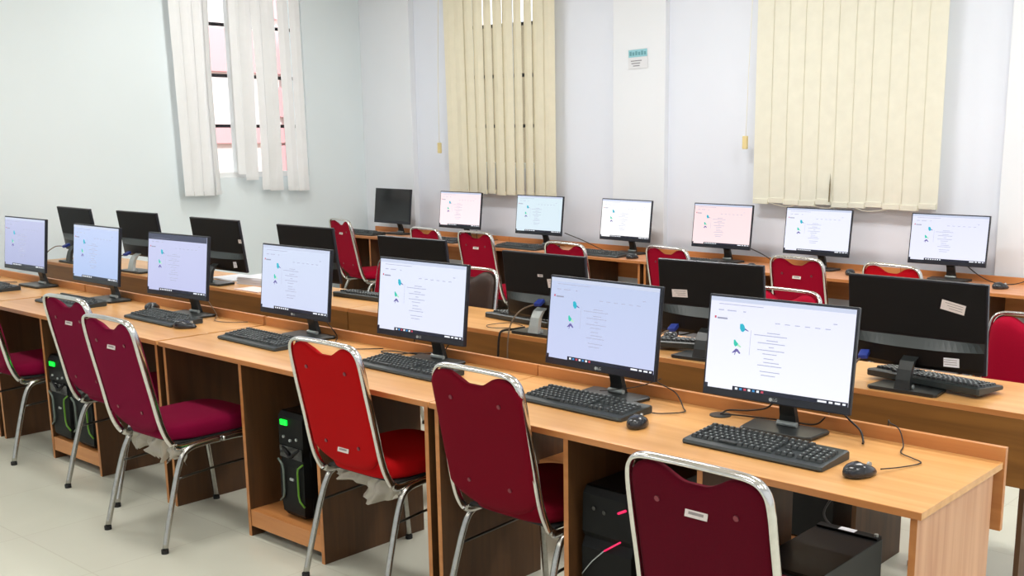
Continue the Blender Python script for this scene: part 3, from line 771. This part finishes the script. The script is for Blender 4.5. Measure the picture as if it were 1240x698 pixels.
Bm = [(-6.76, 1.27, -0.004, 0.97, [], 'dark back of the monitor furthest left on the middle row'),
      (-5.905, 1.27, 0.05, 0.97, [], 'dark back of the second monitor from the left on the middle row'),
      (-4.99, 1.27, 0.04, 1.0, [(-0.235 + 0.0, 0.19, 0.028, 0.022, 0), (-0.17, 0.05, 0.04, 0.035, 0.1)], 'dark back of the middle row monitor with white stickers, papers beside it'),
      (-4.098, 1.27, 0.04, 0.99, [], 'dark back of the middle row monitor left of the fully visible crimson chair'),
      (-3.223, 1.27, 0.06, 0.985, [], 'dark back of the middle row monitor, only its top showing over a bright front screen'),
      (-2.322, 1.255, 0.04, 0.99, [(-0.045, 0.175, 0.05, 0.04, 0.1), (0.02, 0.205, 0.03, 0.012, 0)], 'dark back of the middle row monitor behind the second nearest front screen, silver stand'),
      (-1.444, 1.27, 0.085, 0.985, [(0.14, 0.165, 0.072, 0.032, 0.04)], 'dark back of the middle row monitor with a pale label, blue plug below'),
      (-0.575, 1.262, 0.017, 1.03, [(-0.135, 0.235, 0.085, 0.034, -0.20), (-0.13, 0.045, 0.08, 0.032, 0.03)], 'big dark back of the nearest middle row monitor with tilted pale label')]
BZ = [0.077, 0.097, 0.079, 0.089, 0.079, 0.06, 0.088, 0.074]
BS = [1.0, 0.96, 1.02, 0.993, 0.984, 0.993, 0.984, 1.045]
for i, (x, y, yaw, sc, st, lb) in enumerate(Bm):
    put_mon(make_monitor('monitor', lb, M['black_gloss'], 0, GM2, stickers=st, off=True, tl=0.127, sc=BS[i], zb=BZ[i], nmat='silver' if i in (1, 5) else 'stand'), x, y, yaw, flip=True)

# ------------------------------------------------------------------ keyboards and mice
def make_keyboard(label, group, w=0.455, d=0.165):
    r = thing('keyboard', label, 'keyboard', (0, 0, 0), 0, group)
    bm = bmesh.new()
    prof = [(-d / 2, 0.0), (-d / 2 - 0.004, 0.006), (-d / 2, 0.013), (-d / 2 + 0.03, 0.016), (d / 2 - 0.008, 0.026), (d / 2, 0.022), (d / 2, 0.004), (d / 2 - 0.004, 0.0)]
    rg = []
    for x, k in ((-w / 2, 0.93), (-w / 2 + 0.006, 1.0), (w / 2 - 0.006, 1.0), (w / 2, 0.93)):
        rg.append([Vector((x, y * k, 0.0005 + z * k)) for y, z in prof])
    layered(bm, rg, 0, smooth=False); obj('body', bm, M['kb'], r)
    kz = lambda y: 0.0165 + (y + d / 2 - 0.03) * 0.088
    def block(nm, x0, x1, y0, y1, cols, rows, skip=()):
        bm = bmesh.new(); cw = (x1 - x0) / cols; rh = (y1 - y0) / rows
        for i in range(cols):
            for j in range(rows):
                if (i, j) in skip: continue
                cx = x0 + cw * (i + 0.5) + (0.004 * j if nm == 'letter_keys' and 0 < i < cols - 2 and j < rows - 1 else 0); cy = y0 + rh * (j + 0.5); z = kz(cy)
                a, b_ = cw * 0.43, rh * 0.43; a2, b2 = a * 0.74, b_ * 0.74
                ring0 = [Vector((cx + sx * a, cy + sy * b_, z)) for sx, sy in ((-1, -1), (1, -1), (1, 1), (-1, 1))]
                ring1 = [Vector((cx + sx * a2, cy + sy * b2 + 0.001, z + 0.008)) for sx, sy in ((-1, -1), (1, -1), (1, 1), (-1, 1))]
                layered(bm, [ring0, ring1], 0, smooth=False)
                quad(bm, [(cx - a2 * 0.55, cy - b2 * 0.1, z + 0.0084), (cx + a2 * 0.05, cy - b2 * 0.1, z + 0.0084), (cx + a2 * 0.05, cy + b2 * 0.7, z + 0.0084), (cx - a2 * 0.55, cy + b2 * 0.7, z + 0.0084)], 1)
        obj(nm, bm, [M['key'], M['keyprint']], r)
    y0 = -d / 2 + 0.026
    block('letter_keys', -w / 2 + 0.012, 0.058, y0, y0 + 0.096, 14, 5, [(i, 0) for i in (5, 6, 7)])
    block('function_keys', -w / 2 + 0.012, w / 2 - 0.095, y0 + 0.104, y0 + 0.122, 17, 1)
    block('navigation_keys', 0.066, 0.124, y0, y0 + 0.096, 3, 5, [(0, 2), (1, 2), (2, 2), (0, 1), (2, 1)])
    block('number_keys', 0.134, w / 2 - 0.012, y0, y0 + 0.096, 4, 5)
    bm = bmesh.new(); box(bm, -w / 2 + 0.012 + 5 * 0.0195, -w / 2 + 0.012 + 8 * 0.0195, y0 + 0.002, y0 + 0.018, kz(y0), kz(y0 + .01) + 0.007, 0.002); obj('space_bar', bm, M['key'], r)
    return r
k0 = make_keyboard('black full-size keyboard nearest the camera with pale key legends', 'keyboards on the front row')
k0.location = (-0.566, 0.215, 0.75); k0.rotation_euler = (0, 0, -0.005)
KA = [(-1.300, 0.288, -0.03, 'black keyboard in front of the second nearest front row screen, mouse at its corner'),
      (-2.185, 0.298, -0.02, 'black keyboard behind and between the red chair and the claret chair'),
      (-3.115, 0.275, -0.04, 'black keyboard left of the red chair on the sunlit stretch of desk'),
      (-3.985, 0.305, -0.02, 'dark keyboard with its mouse beside it, just behind the third chair from the left'),
      (-4.86, 0.27, 0.02, 'dark keyboard half hidden behind the second chair from the left'),
      (-5.83, 0.25, 0.02, 'dark keyboard at the left edge of the photo')]
for (x, y, a, lb) in KA: dup(k0, (x, y, 0.75), a, lb, 'keyboards on the front row')
KB = [(-0.535, 1.315, PI - 0.17, 0.7635, 'black keyboard lying askew beneath the nearest middle row monitor back'),
      (-3.80, 1.42, PI + 0.03, 0.75, 'dark keyboard on the middle row desk between two bright front screens'),
      (-2.62, 1.42, PI - 0.1, 0.75, 'dark keyboard by the silver monitor stand on the middle row'),
      (-1.62, 1.33, PI + 0.35, 0.7635, 'dark keyboard beside the blue plugged cable on the middle row')]
for (x, y, a, z, lb) in KB: dup(k0, (x, y, z), a, lb, 'keyboards on the middle row')
KC = [(-6.99, 3.90, 0.0, 'dark keyboard beside the switched-off monitor in the corner'), (-5.93, 3.88, 0.0, 'dark keyboard below the pink screen under the tan blind'), (-5.03, 3.90, 0.0, 'dark keyboard before the pale blue screen of the wall row'),
      (-4.22, 3.90, 0.0, 'dark keyboard before the pure white screen of the wall row'), (-3.42, 3.91, 0.0, 'dark keyboard before the pink screen left of the cream blind')]
for (x, y, a, lb) in KC: dup(k0, (x, y, 0.75), a, lb, 'keyboards on the wall row')

def make_mouse(label, group, cable=None):
    r = thing('mouse', label, 'mouse', (0, 0, 0), 0, group)
    bm = bmesh.new(); rings = []
    n = 28
    for (k, z) in ((0.90, 0.001), (1.0, 0.006), (1.0, 0.014), (0.93, 0.024), (0.78, 0.032), (0.55, 0.037), (0.28, 0.0395), (0.06, 0.040)):
        ring = []
        for i in range(n):
            a = 2 * PI * i / n
            x = 0.031 * k * math.cos(a) * (1 - 0.10 * math.sin(a)); y = 0.054 * k * math.sin(a)
            zz = z - (0.010 * max(0, math.sin(a)) * min(1, z / 0.03) if z > 0.01 else 0)
            ring.append(Vector((x, y - 0.006 * (z / 0.04), zz)))
        rings.append(ring)
    layered(bm, rings); bd = obj('shell', bm, M['mouse'], r)
    bm = bmesh.new(); disc(bm, (0, 0.030, 0.027), 0.007, (1, 0, 0), 0.006, 14); obj('scroll_wheel', bm, M['silver'], bd)
    if cable:
        bm = bmesh.new(); sweep(bm, [(0, 0.050, 0.010)] + cable, 0.0018, 6, 6); obj('cable', bm, M['cable'], r)
    return r
m = make_mouse('glossy black mouse nearest the camera with a looping cable', 'mice on the front row')
m.location = (-0.247, 0.175, 0.75); m.rotation_euler = (0, 0, -0.35)
m2 = dup(m, (-1.005, 0.2, 0.75), 0.3, 'black mouse at the right corner of the second nearest keyboard', 'mice on the front row')
dup(m, (-3.70, 0.255, 0.75), -0.9, 'dark mouse at the right end of the keyboard behind the third chair', 'mice on the front row')
dup(m, (-4.33, 0.44, 0.75), 0.6, 'dark mouse behind the keyboard left of the strip-topped monitor', 'mice on the front row')
dup(m, (-1.261, 3.985, 0.75), -0.6, 'black mouse right of the last wall row screen', 'mice on the wall row')
dup(m, (-3.888, 3.871, 0.75), -0.2, 'black mouse right of the keyboard under the pure white screen', 'mice on the wall row')
dup(m, (-2.24, 4.02, 0.75), 0.4, 'black mouse between the two screens under the cream blind', 'mice on the wall row')
dup(m, (-2.90, 3.90, 0.75), 0.4, 'black mouse left of the labelled crimson chair on the wall row desk', 'mice on the wall row')
dup(m, (-1.80, 1.46, 0.75), 0.9, 'dark mouse on the middle row desk by the pale-labelled monitor back', 'mice on the middle row')

# ------------------------------------------------------------------ computer towers
def make_tower(label, w, d, h, style, group=None):
    """front faces -Y, origin at centre of footprint, on the surface"""
    r = thing('computer_tower', label, 'computer', (0, 0, 0), 0, group)
    bm = bmesh.new(); box(bm, -w / 2, w / 2, -d / 2 + 0.02, d / 2, 0.012, h, 0.003); obj('case', bm, M['case_grey'] if style == 'grey' else M['case'], r)
    for sx in (-1, 1):
        for sy in (-1, 1):
            bm = bmesh.new(); disc(bm, (sx * (w / 2 - 0.03), sy * (d / 2 - 0.05), 0.006), 0.012, (0, 0, 1), 0.012, 12); obj('foot', bm, M['rubber'], r)
    y = -d / 2
    if style == 'green':
        bm = bmesh.new()
        prof = [(0.46, 0.9), (0.5, 1.0), (0.5, 1.0)]
        # shaped front: waist with angled cheeks
        rg = []
        for (z, hw, yy) in ((0.012, 0.36, 0.0), (0.03, 0.44, -0.012), (0.10, 0.5, -0.014), (0.22, 0.5, -0.012), (0.27, 0.42, -0.004), (0.31, 0.5, -0.010), (h - 0.02, 0.5, -0.008), (h, 0.48, 0.004)):
            rg.append([Vector((-w * hw, y + 0.02, z)), Vector((-w * hw * 0.9, y + yy, z)), Vector((w * hw * 0.9, y + yy, z)), Vector((w * hw, y + 0.02, z))])
        layered(bm, rg, 0, smooth=False); fp = obj('front_panel', bm, M['case2'], r)
        bm = bmesh.new(); box(bm, -w * 0.34, -w * 0.10, y - 0.016, y - 0.008, h - 0.052, h - 0.030, .002); obj('green_display', bm, M['green_led'], fp)
        bm = bmesh.new()
        for k in range(3): disc(bm, (-w * 0.25 + k * w * 0.24, y - 0.012, h - 0.10 - 0.01 * (k % 2)), 0.006, (0, 1, 0), 0.006, 10)
        obj('port_buttons', bm, M['silver'], fp)
        bm = bmesh.new(); box(bm, -w * 0.42, w * 0.42, y - 0.014, y - 0.008, h - 0.185, h - 0.135, .002); obj('drive_bay', bm, M['black_gloss'], fp)
        for s in (-1, 1):
            bm = bmesh.new()
            P = [(s * w * 0.46, y - 0.018, 0.245), (s * w * 0.30, y - 0.020, 0.225), (s * w * 0.27, y - 0.020, 0.205), (s * w * 0.27, y - 0.020, 0.115), (s * w * 0.31, y - 0.020, 0.09), (s * w * 0.46, y - 0.018, 0.07)]
            sweep(bm, P, 0.0042, 6, 1); obj('bracket_trim', bm, M['green'] if s > 0 else M['greendull'], fp)
        bm = bmesh.new(); sweep(bm, [(-w * 0.3, y - 0.012, 0.30), (0, y - 0.02, 0.262), (w * 0.3, y - 0.012, 0.30)], 0.007, 6, 1); box(bm, -0.012, 0.012, y - 0.018, y - 0.012, 0.165, 0.175, 0.001, 1)
        obj('grille_chevron', bm, [M['case'], M['silver']], fp)
    elif style == 'pink':
        bm = bmesh.new()
        rg = []
        for (z, yy) in ((0.012, 0.0), (0.04, -0.012), (0.27, -0.016), (0.30, -0.002), (0.32, -0.014), (h - 0.02, -0.010), (h, 0.006)):
            rg.append([Vector((-w * 0.5, y + 0.02, z)), Vector((-w * 0.46, y + yy, z)), Vector((w * 0.46, y + yy, z)), Vector((w * 0.5, y + 0.02, z))])
        layered(bm, rg, 0, smooth=False); fp = obj('front_panel', bm, M['case2'], r)
        bm = bmesh.new(); sweep(bm, [(w * 0.22, y - 0.016, 0.405), (w * 0.36, y - 0.016, 0.420)], 0.004, 6, 1); obj('pink_light', bm, M['pink_led'], fp)
        bm = bmesh.new(); sweep(bm, [(-w * 0.02, y - 0.020, 0.275), (w * 0.28, y - 0.020, 0.318)], 0.0028, 6, 1); obj('pink_light', bm, M['pink_led'], fp)
        bm = bmesh.new(); sweep(bm, [(-w * 0.44, y - 0.020, 0.18), (-w * 0.25, y - 0.020, 0.23), (-w * 0.02, y - 0.020, 0.275)], 0.002, 6, 2); obj('silver_line', bm, M['silver'], fp)
        bm = bmesh.new(); disc(bm, (0.0, y - 0.018, 0.15), 0.014, (0, 1, 0), 0.006, 10); disc(bm, (0.035, y - 0.018, 0.135), 0.009, (0, 1, 0), 0.006, 8); obj('red_light', bm, M['red_led'], fp)
        bm = bmesh.new(); disc(bm, (-0.05, y - 0.012, h - 0.06), 0.007, (0, 1, 0), 0.006, 10); disc(bm, (-0.01, y - 0.012, h - 0.066), 0.007, (0, 1, 0), 0.006, 10); obj('port_buttons', bm, M['black_gloss'], fp)
    elif style == 'rear':
        bm = bmesh.new(); box(bm, -w * 0.48, w * 0.48, d / 2 - 0.03, d / 2 + 0.002, h, h + 0.008, .002); rim = obj('rear_rim', bm, M['case2'], r)
        bm = bmesh.new(); box(bm, -0.03, 0.025, d / 2 - 0.028, d / 2 - 0.002, h + 0.008, h + 0.009); obj('white_label', bm, M['paper'], rim)
        bm = bmesh.new(); disc(bm, (w * 0.43, d / 2 - 0.015, h + 0.012), 0.007, (0, 0, 1), 0.008, 10); obj('thumb_screw', bm, M['silver'], rim)
        bm = bmesh.new(); box(bm, -w * 0.48, w * 0.48, y, y + 0.02, 0.012, h, .004); obj('front_panel', bm, M['case2'], r)
    else:
        bm = bmesh.new(); box(bm, -w * 0.49, w * 0.49, y, y + 0.02, 0.012, h, .004); fp = obj('front_panel', bm, M['case_grey'], r)
        bm = bmesh.new(); box(bm, -w * 0.4, w * 0.4, y - 0.003, y, h - 0.10, h - 0.06, .001); obj('drive_slot', bm, M['case2'], fp)
    return r
GT = 'computer towers on the desk shelves'
t = make_tower('black computer tower glimpsed under the front desk, behind the loose floor tower', 0.2, 0.36, 0.44, 'rear', GT)
t.location = (-0.921, 1.335, 0.115); t.rotation_euler = (0, 0, PI)
t = make_tower('black computer tower with green display and green bracket beside the red chair', 0.175, 0.40, 0.44, 'green', GT)
t.location = (-2.625, 0.265, 0.115)
t = make_tower('black tower with a green-lit display on the third desk shelf, left of its twin', 0.215, 0.38, 0.43, 'green', GT)
t.location = (-4.520, 0.215, 0.115)
dup(t, (-4.285, 0.215, 0.115), 0, 'black green-trimmed tower, right one of the pair behind the second chair', GT)
t = make_tower('black computer tower with glowing pink lines on the nearest desk shelf', 0.21, 0.40, 0.46, 'pink', GT)
t.location = (-1.005, 0.26, 0.115)
t = make_tower('black computer tower on the floor under the near right end of the front desk', 0.22, 0.43, 0.40, 'rear', 'computer towers')
t.location = (-0.50, 0.435, 0.0)
t = make_tower('grey computer case under the wall row desk below the white screen', 0.20, 0.36, 0.46, 'grey', 'pale computer cases under the wall row')
t.location = (-4.53, 4.03, 0.115)
dup(t, (-2.83, 4.03, 0.115), 0, 'grey computer case under the wall row desk right of the labelled crimson chair', 'pale computer cases under the wall row')

# ------------------------------------------------------------------ cables, plugs, papers
def cable(label, pts, r=0.0028, mat='cable', nm='cable', group=None):
    bm = bmesh.new(); sweep(bm, pts, r, 6, 8)
    return tag(obj(nm, bm, M[mat]), label, 'cable', group)
def vga(label, x, y, z, pts, group='blue-plugged display cables'):
    r = thing('display_cable', label, 'cable', (x, y, z), 0, group)
    bm = bmesh.new()
    box(bm, -0.017, 0.017, -0.022, 0.022, -0.008, 0.008, 0.003, 0, Matrix.Rotation(0.35, 4, 'X') @ Matrix.Rotation(0.2, 4, 'Z'))
    pl = obj('blue_plug', bm, M['blue_plug'], r)
    bm = bmesh.new(); sweep(bm, [(0, -0.015, -0.004)] + [(px - x, py - y, pz - z) for px, py, pz in pts], 0.0032, 6, 6); obj('cord', bm, M['cable_grey'], r)
vga('blue-plugged cable on the back of the nearest middle row monitor', -0.742, 1.183, 0.86, [(-0.765, 1.15, 0.82), (-0.79, 1.10, 0.77), (-0.81, 1.075, 0.70), (-0.81, 1.06, 0.55)])
vga('blue-plugged cable rising in an arc beside the pale-labelled monitor', -1.585, 1.183, 0.862, [(-1.63, 1.13, 0.82), (-1.66, 1.085, 0.72), (-1.67, 1.07, 0.60), (-1.68, 1.03, 0.50)])
vga('blue-plugged cable above the silver stand of the middle row monitor', -2.315, 1.175, 0.895, [(-2.39, 1.14, 0.86), (-2.42, 1.10, 0.80), (-2.425, 1.08, 0.70), (-2.42, 1.075, 0.55)])
vga('blue plug on the second monitor back from the left, middle row', -5.99, 1.183, 0.865, [(-6.03, 1.13, 0.83), (-6.06, 1.085, 0.72), (-6.07, 1.07, 0.55)])
vga('blue-plugged cable looping down from the leftmost middle row monitor', -6.84, 1.183, 0.865, [(-6.95, 1.15, 0.85), (-6.97, 1.085, 0.78), (-6.95, 1.07, 0.60)])

cable('thin black cable looping on the desk behind the nearest mouse', [(-0.215, 0.228, 0.762), (-0.19, 0.30, 0.7550), (-0.165, 0.37, 0.7550), (-0.205, 0.40, 0.7550), (-0.25, 0.43, 0.7550), (-0.275, 0.50, 0.757), (-0.305, 0.535, 0.79), (-0.34, 0.55, 0.80), (-0.37, 0.60, 0.78), (-0.38, 0.64, 0.60)], 0.0019)
cable('black power cable arching right of the nearest monitor stand', [(-0.58, 0.51, 0.83), (-0.50, 0.525, 0.82), (-0.45, 0.52, 0.792), (-0.41, 0.50, 0.775), (-0.385, 0.47, 0.754), (-0.375, 0.445, 0.7560)], 0.0032)
cable('black cable from the round grommet to the nearest monitor', [(-0.885, 0.475, 0.754), (-0.87, 0.50, 0.765), (-0.80, 0.50, 0.775), (-0.72, 0.49, 0.80), (-0.66, 0.45, 0.86)], 0.003)
cable('second black cable leaving the round grommet along the rail', [(-0.875, 0.470, 0.757), (-0.84, 0.480, 0.758), (-0.77, 0.510, 0.7555), (-0.68, 0.530, 0.7555), (-0.58, 0.530, 0.760), (-0.54, 0.525, 0.79)], 0.0025)
cable('thick black cable crossing down the brown back board by the silver stand', [(-2.47, 1.24, 0.7575), (-2.475, 1.17, 0.7575), (-2.48, 1.105, 0.7585), (-2.484, 1.088, 0.735), (-2.49, 1.085, 0.66), (-2.49, 1.08, 0.52)], 0.0055)
cable('thin black loop of cable on the middle row desk left of the silver stand', [(-2.52, 1.28, 0.754), (-2.62, 1.30, 0.7550), (-2.66, 1.20, 0.7550), (-2.62, 1.15, 0.7550), (-2.56, 1.16, 0.7550), (-2.52, 1.20, 0.7550)], 0.0018)
cable('black cable on the desk behind the keyboard between red and claret chairs', [(-2.20, 0.525, 0.82), (-2.26, 0.527, 0.775), (-2.41, 0.50, 0.757), (-2.44, 0.47, 0.754), (-2.50, 0.44, 0.7550), (-2.54, 0.46, 0.7550), (-2.50, 0.49, 0.7550), (-2.35, 0.51, 0.755), (-2.30, 0.525, 0.757)], 0.0026)
cable('black cable trailing from the fourth monitor along the front desk', [(-3.00, 0.53, 0.82), (-2.93, 0.53, 0.765), (-2.86, 0.47, 0.7550), (-2.75, 0.40, 0.7550), (-2.66, 0.42, 0.7550), (-2.58, 0.50, 0.7550)], 0.0022)
cable('black cable hanging over the brown board right of the fourth front monitor', [(-3.02, 1.24, 0.7550), (-3.03, 1.16, 0.7550), (-3.04, 1.103, 0.7560), (-3.045, 1.09, 0.735), (-3.06, 1.085, 0.62), (-2.98, 1.08, 0.52)], 0.003)
cable('thin black cable between second nearest monitor and the rail', [(-1.24, 0.52, 0.84), (-1.17, 0.52, 0.81), (-1.08, 0.50, 0.79), (-1.02, 0.46, 0.757), (-0.99, 0.42, 0.7550), (-1.03, 0.36, 0.7550), (-1.058, 0.34, 0.757)], 0.0022)
cable('thin black wire lying across the second nearest keyboard from its monitor', [(-1.14, 0.50, 0.83), (-1.18, 0.44, 0.81), (-1.24, 0.40, 0.797), (-1.30, 0.37, 0.788)], 0.0016)
cable('brown cable behind the third monitor on the front desk', [(-3.95, 0.53, 0.82), (-3.87, 0.52, 0.765), (-3.84, 0.50, 0.7550), (-3.75, 0.44, 0.7550), (-3.66, 0.46, 0.7550), (-3.60, 0.52, 0.7550)], 0.002, 'cable_grey')
cable('pale wire coiled behind the leftmost front monitor', [(-5.95, 0.46, 0.755), (-6.05, 0.40, 0.7550), (-6.2, 0.44, 0.7550), (-6.3, 0.50, 0.7550), (-6.45, 0.42, 0.7550)], 0.003, 'cable_grey')
cable('black cable on the wall row between the pale blue and white screens', [(-4.76, 4.12, 0.87), (-4.60, 4.15, 0.82), (-4.45, 4.16, 0.77), (-4.35, 4.12, 0.7565)], 0.0035)
cable('black cable drooping right of the pink screen by the cream blind', [(-3.05, 4.10, 0.865), (-2.95, 4.13, 0.82), (-2.87, 4.15, 0.77), (-2.80, 4.10, 0.7565)], 0.0035)
cable('black cable drooping right of the last wall row screen', [(-1.56, 4.15, 0.87), (-1.48, 4.18, 0.80), (-1.38, 4.18, 0.759), (-1.25, 4.16, 0.759), (-1.14, 4.20, 0.80), (-1.02, 4.22, 0.83)], 0.003)
cable('black cable curled at the foot of the second screen from the left, wall row', [(-5.80, 4.17, 0.83), (-5.72, 4.10, 0.765), (-5.60, 4.06, 0.7550), (-5.52, 4.14, 0.77)], 0.003)
cable('tangle of dark cable under the near end of the front desk', [(-0.72, 0.95, 0.62), (-0.66, 0.90, 0.48), (-0.70, 0.85, 0.36), (-0.62, 0.82, 0.30), (-0.66, 0.84, 0.18), (-0.70, 0.86, 0.02), (-0.78, 0.90, 0.008)], 0.004, 'cable')

def stack(x, y, a, sheets, label, mat='paper', z=0.75, w=0.21, d=0.297, grp='papers on the middle row desk'):
    bm = bmesh.new(); rnd = random.Random(int(-x * 100))
    for k in range(sheets):
        mt = Matrix.Rotation(rnd.uniform(-0.04, 0.04), 4, 'Z')
        box(bm, -w / 2 + rnd.uniform(-.006, .006), w / 2, -d / 2, d / 2 + rnd.uniform(-.006, .006), 0.003 * k + 0.0003, 0.003 * k + 0.0029, 0, 0, mt)
    o = obj('paper_stack', bm, M[mat]); o.location = (x, y, z); o.rotation_euler = (0, 0, a)
    return tag(o, label, 'paper', grp)
stack(-4.76, 1.41, 1.75, 14, 'thick white pile of papers left of the fourth front monitor', w=0.21, d=0.29)
stack(-5.10, 1.42, 1.5, 3, 'thin white papers behind the dark sticker-backed monitor', w=0.20, d=0.27)
stack(-4.56, 1.192, 1.55, 2, 'pinkish sheets at the near edge of the brown-boarded desk', 'paper_pink', w=0.13, d=0.24)

# ------------------------------------------------------------------ lights
w = bpy.data.worlds.new('sky'); SC.world = w; w.use_nodes = True
bg = w.node_tree.nodes['Background']; bg.inputs['Color'].default_value = (0.92, 0.96, 1.0, 1); bg.inputs['Strength'].default_value = 2.0
sun = bpy.data.lights.new('sun', 'SUN'); sun.energy = 3.0; sun.angle = 0.03; so = bpy.data.objects.new('sun', sun); COL.objects.link(so)
so.rotation_euler = (0, math.radians(48), math.radians(-8))
def area(x, y, z, sx, sy, p, col=(1, 0.99, 0.965)):
    l = bpy.data.lights.new('ceiling_lamp', 'AREA'); l.shape = 'RECTANGLE'; l.size = sx; l.size_y = sy; l.energy = p; l.color = col
    o = bpy.data.objects.new('ceiling_lamp', l); COL.objects.link(o); o.location = (x, y, z)
    return o
for x in (-5.8, -3.2, -0.6, 2.0):
    for y in (-3.0, -0.4, 2.4):
        area(x, y, ZC - 0.04, 1.2, 0.3, {-3.0: 19, -0.4: 30, 2.4: 44}[y] * (0.68 if x < -5 else 1))

vs = SC.view_settings
vs.view_transform = 'Standard'; vs.look = 'None'; vs.gamma = 1.0; vs.exposure = 0.12
try: vs.use_curve_mapping = False
except Exception: pass
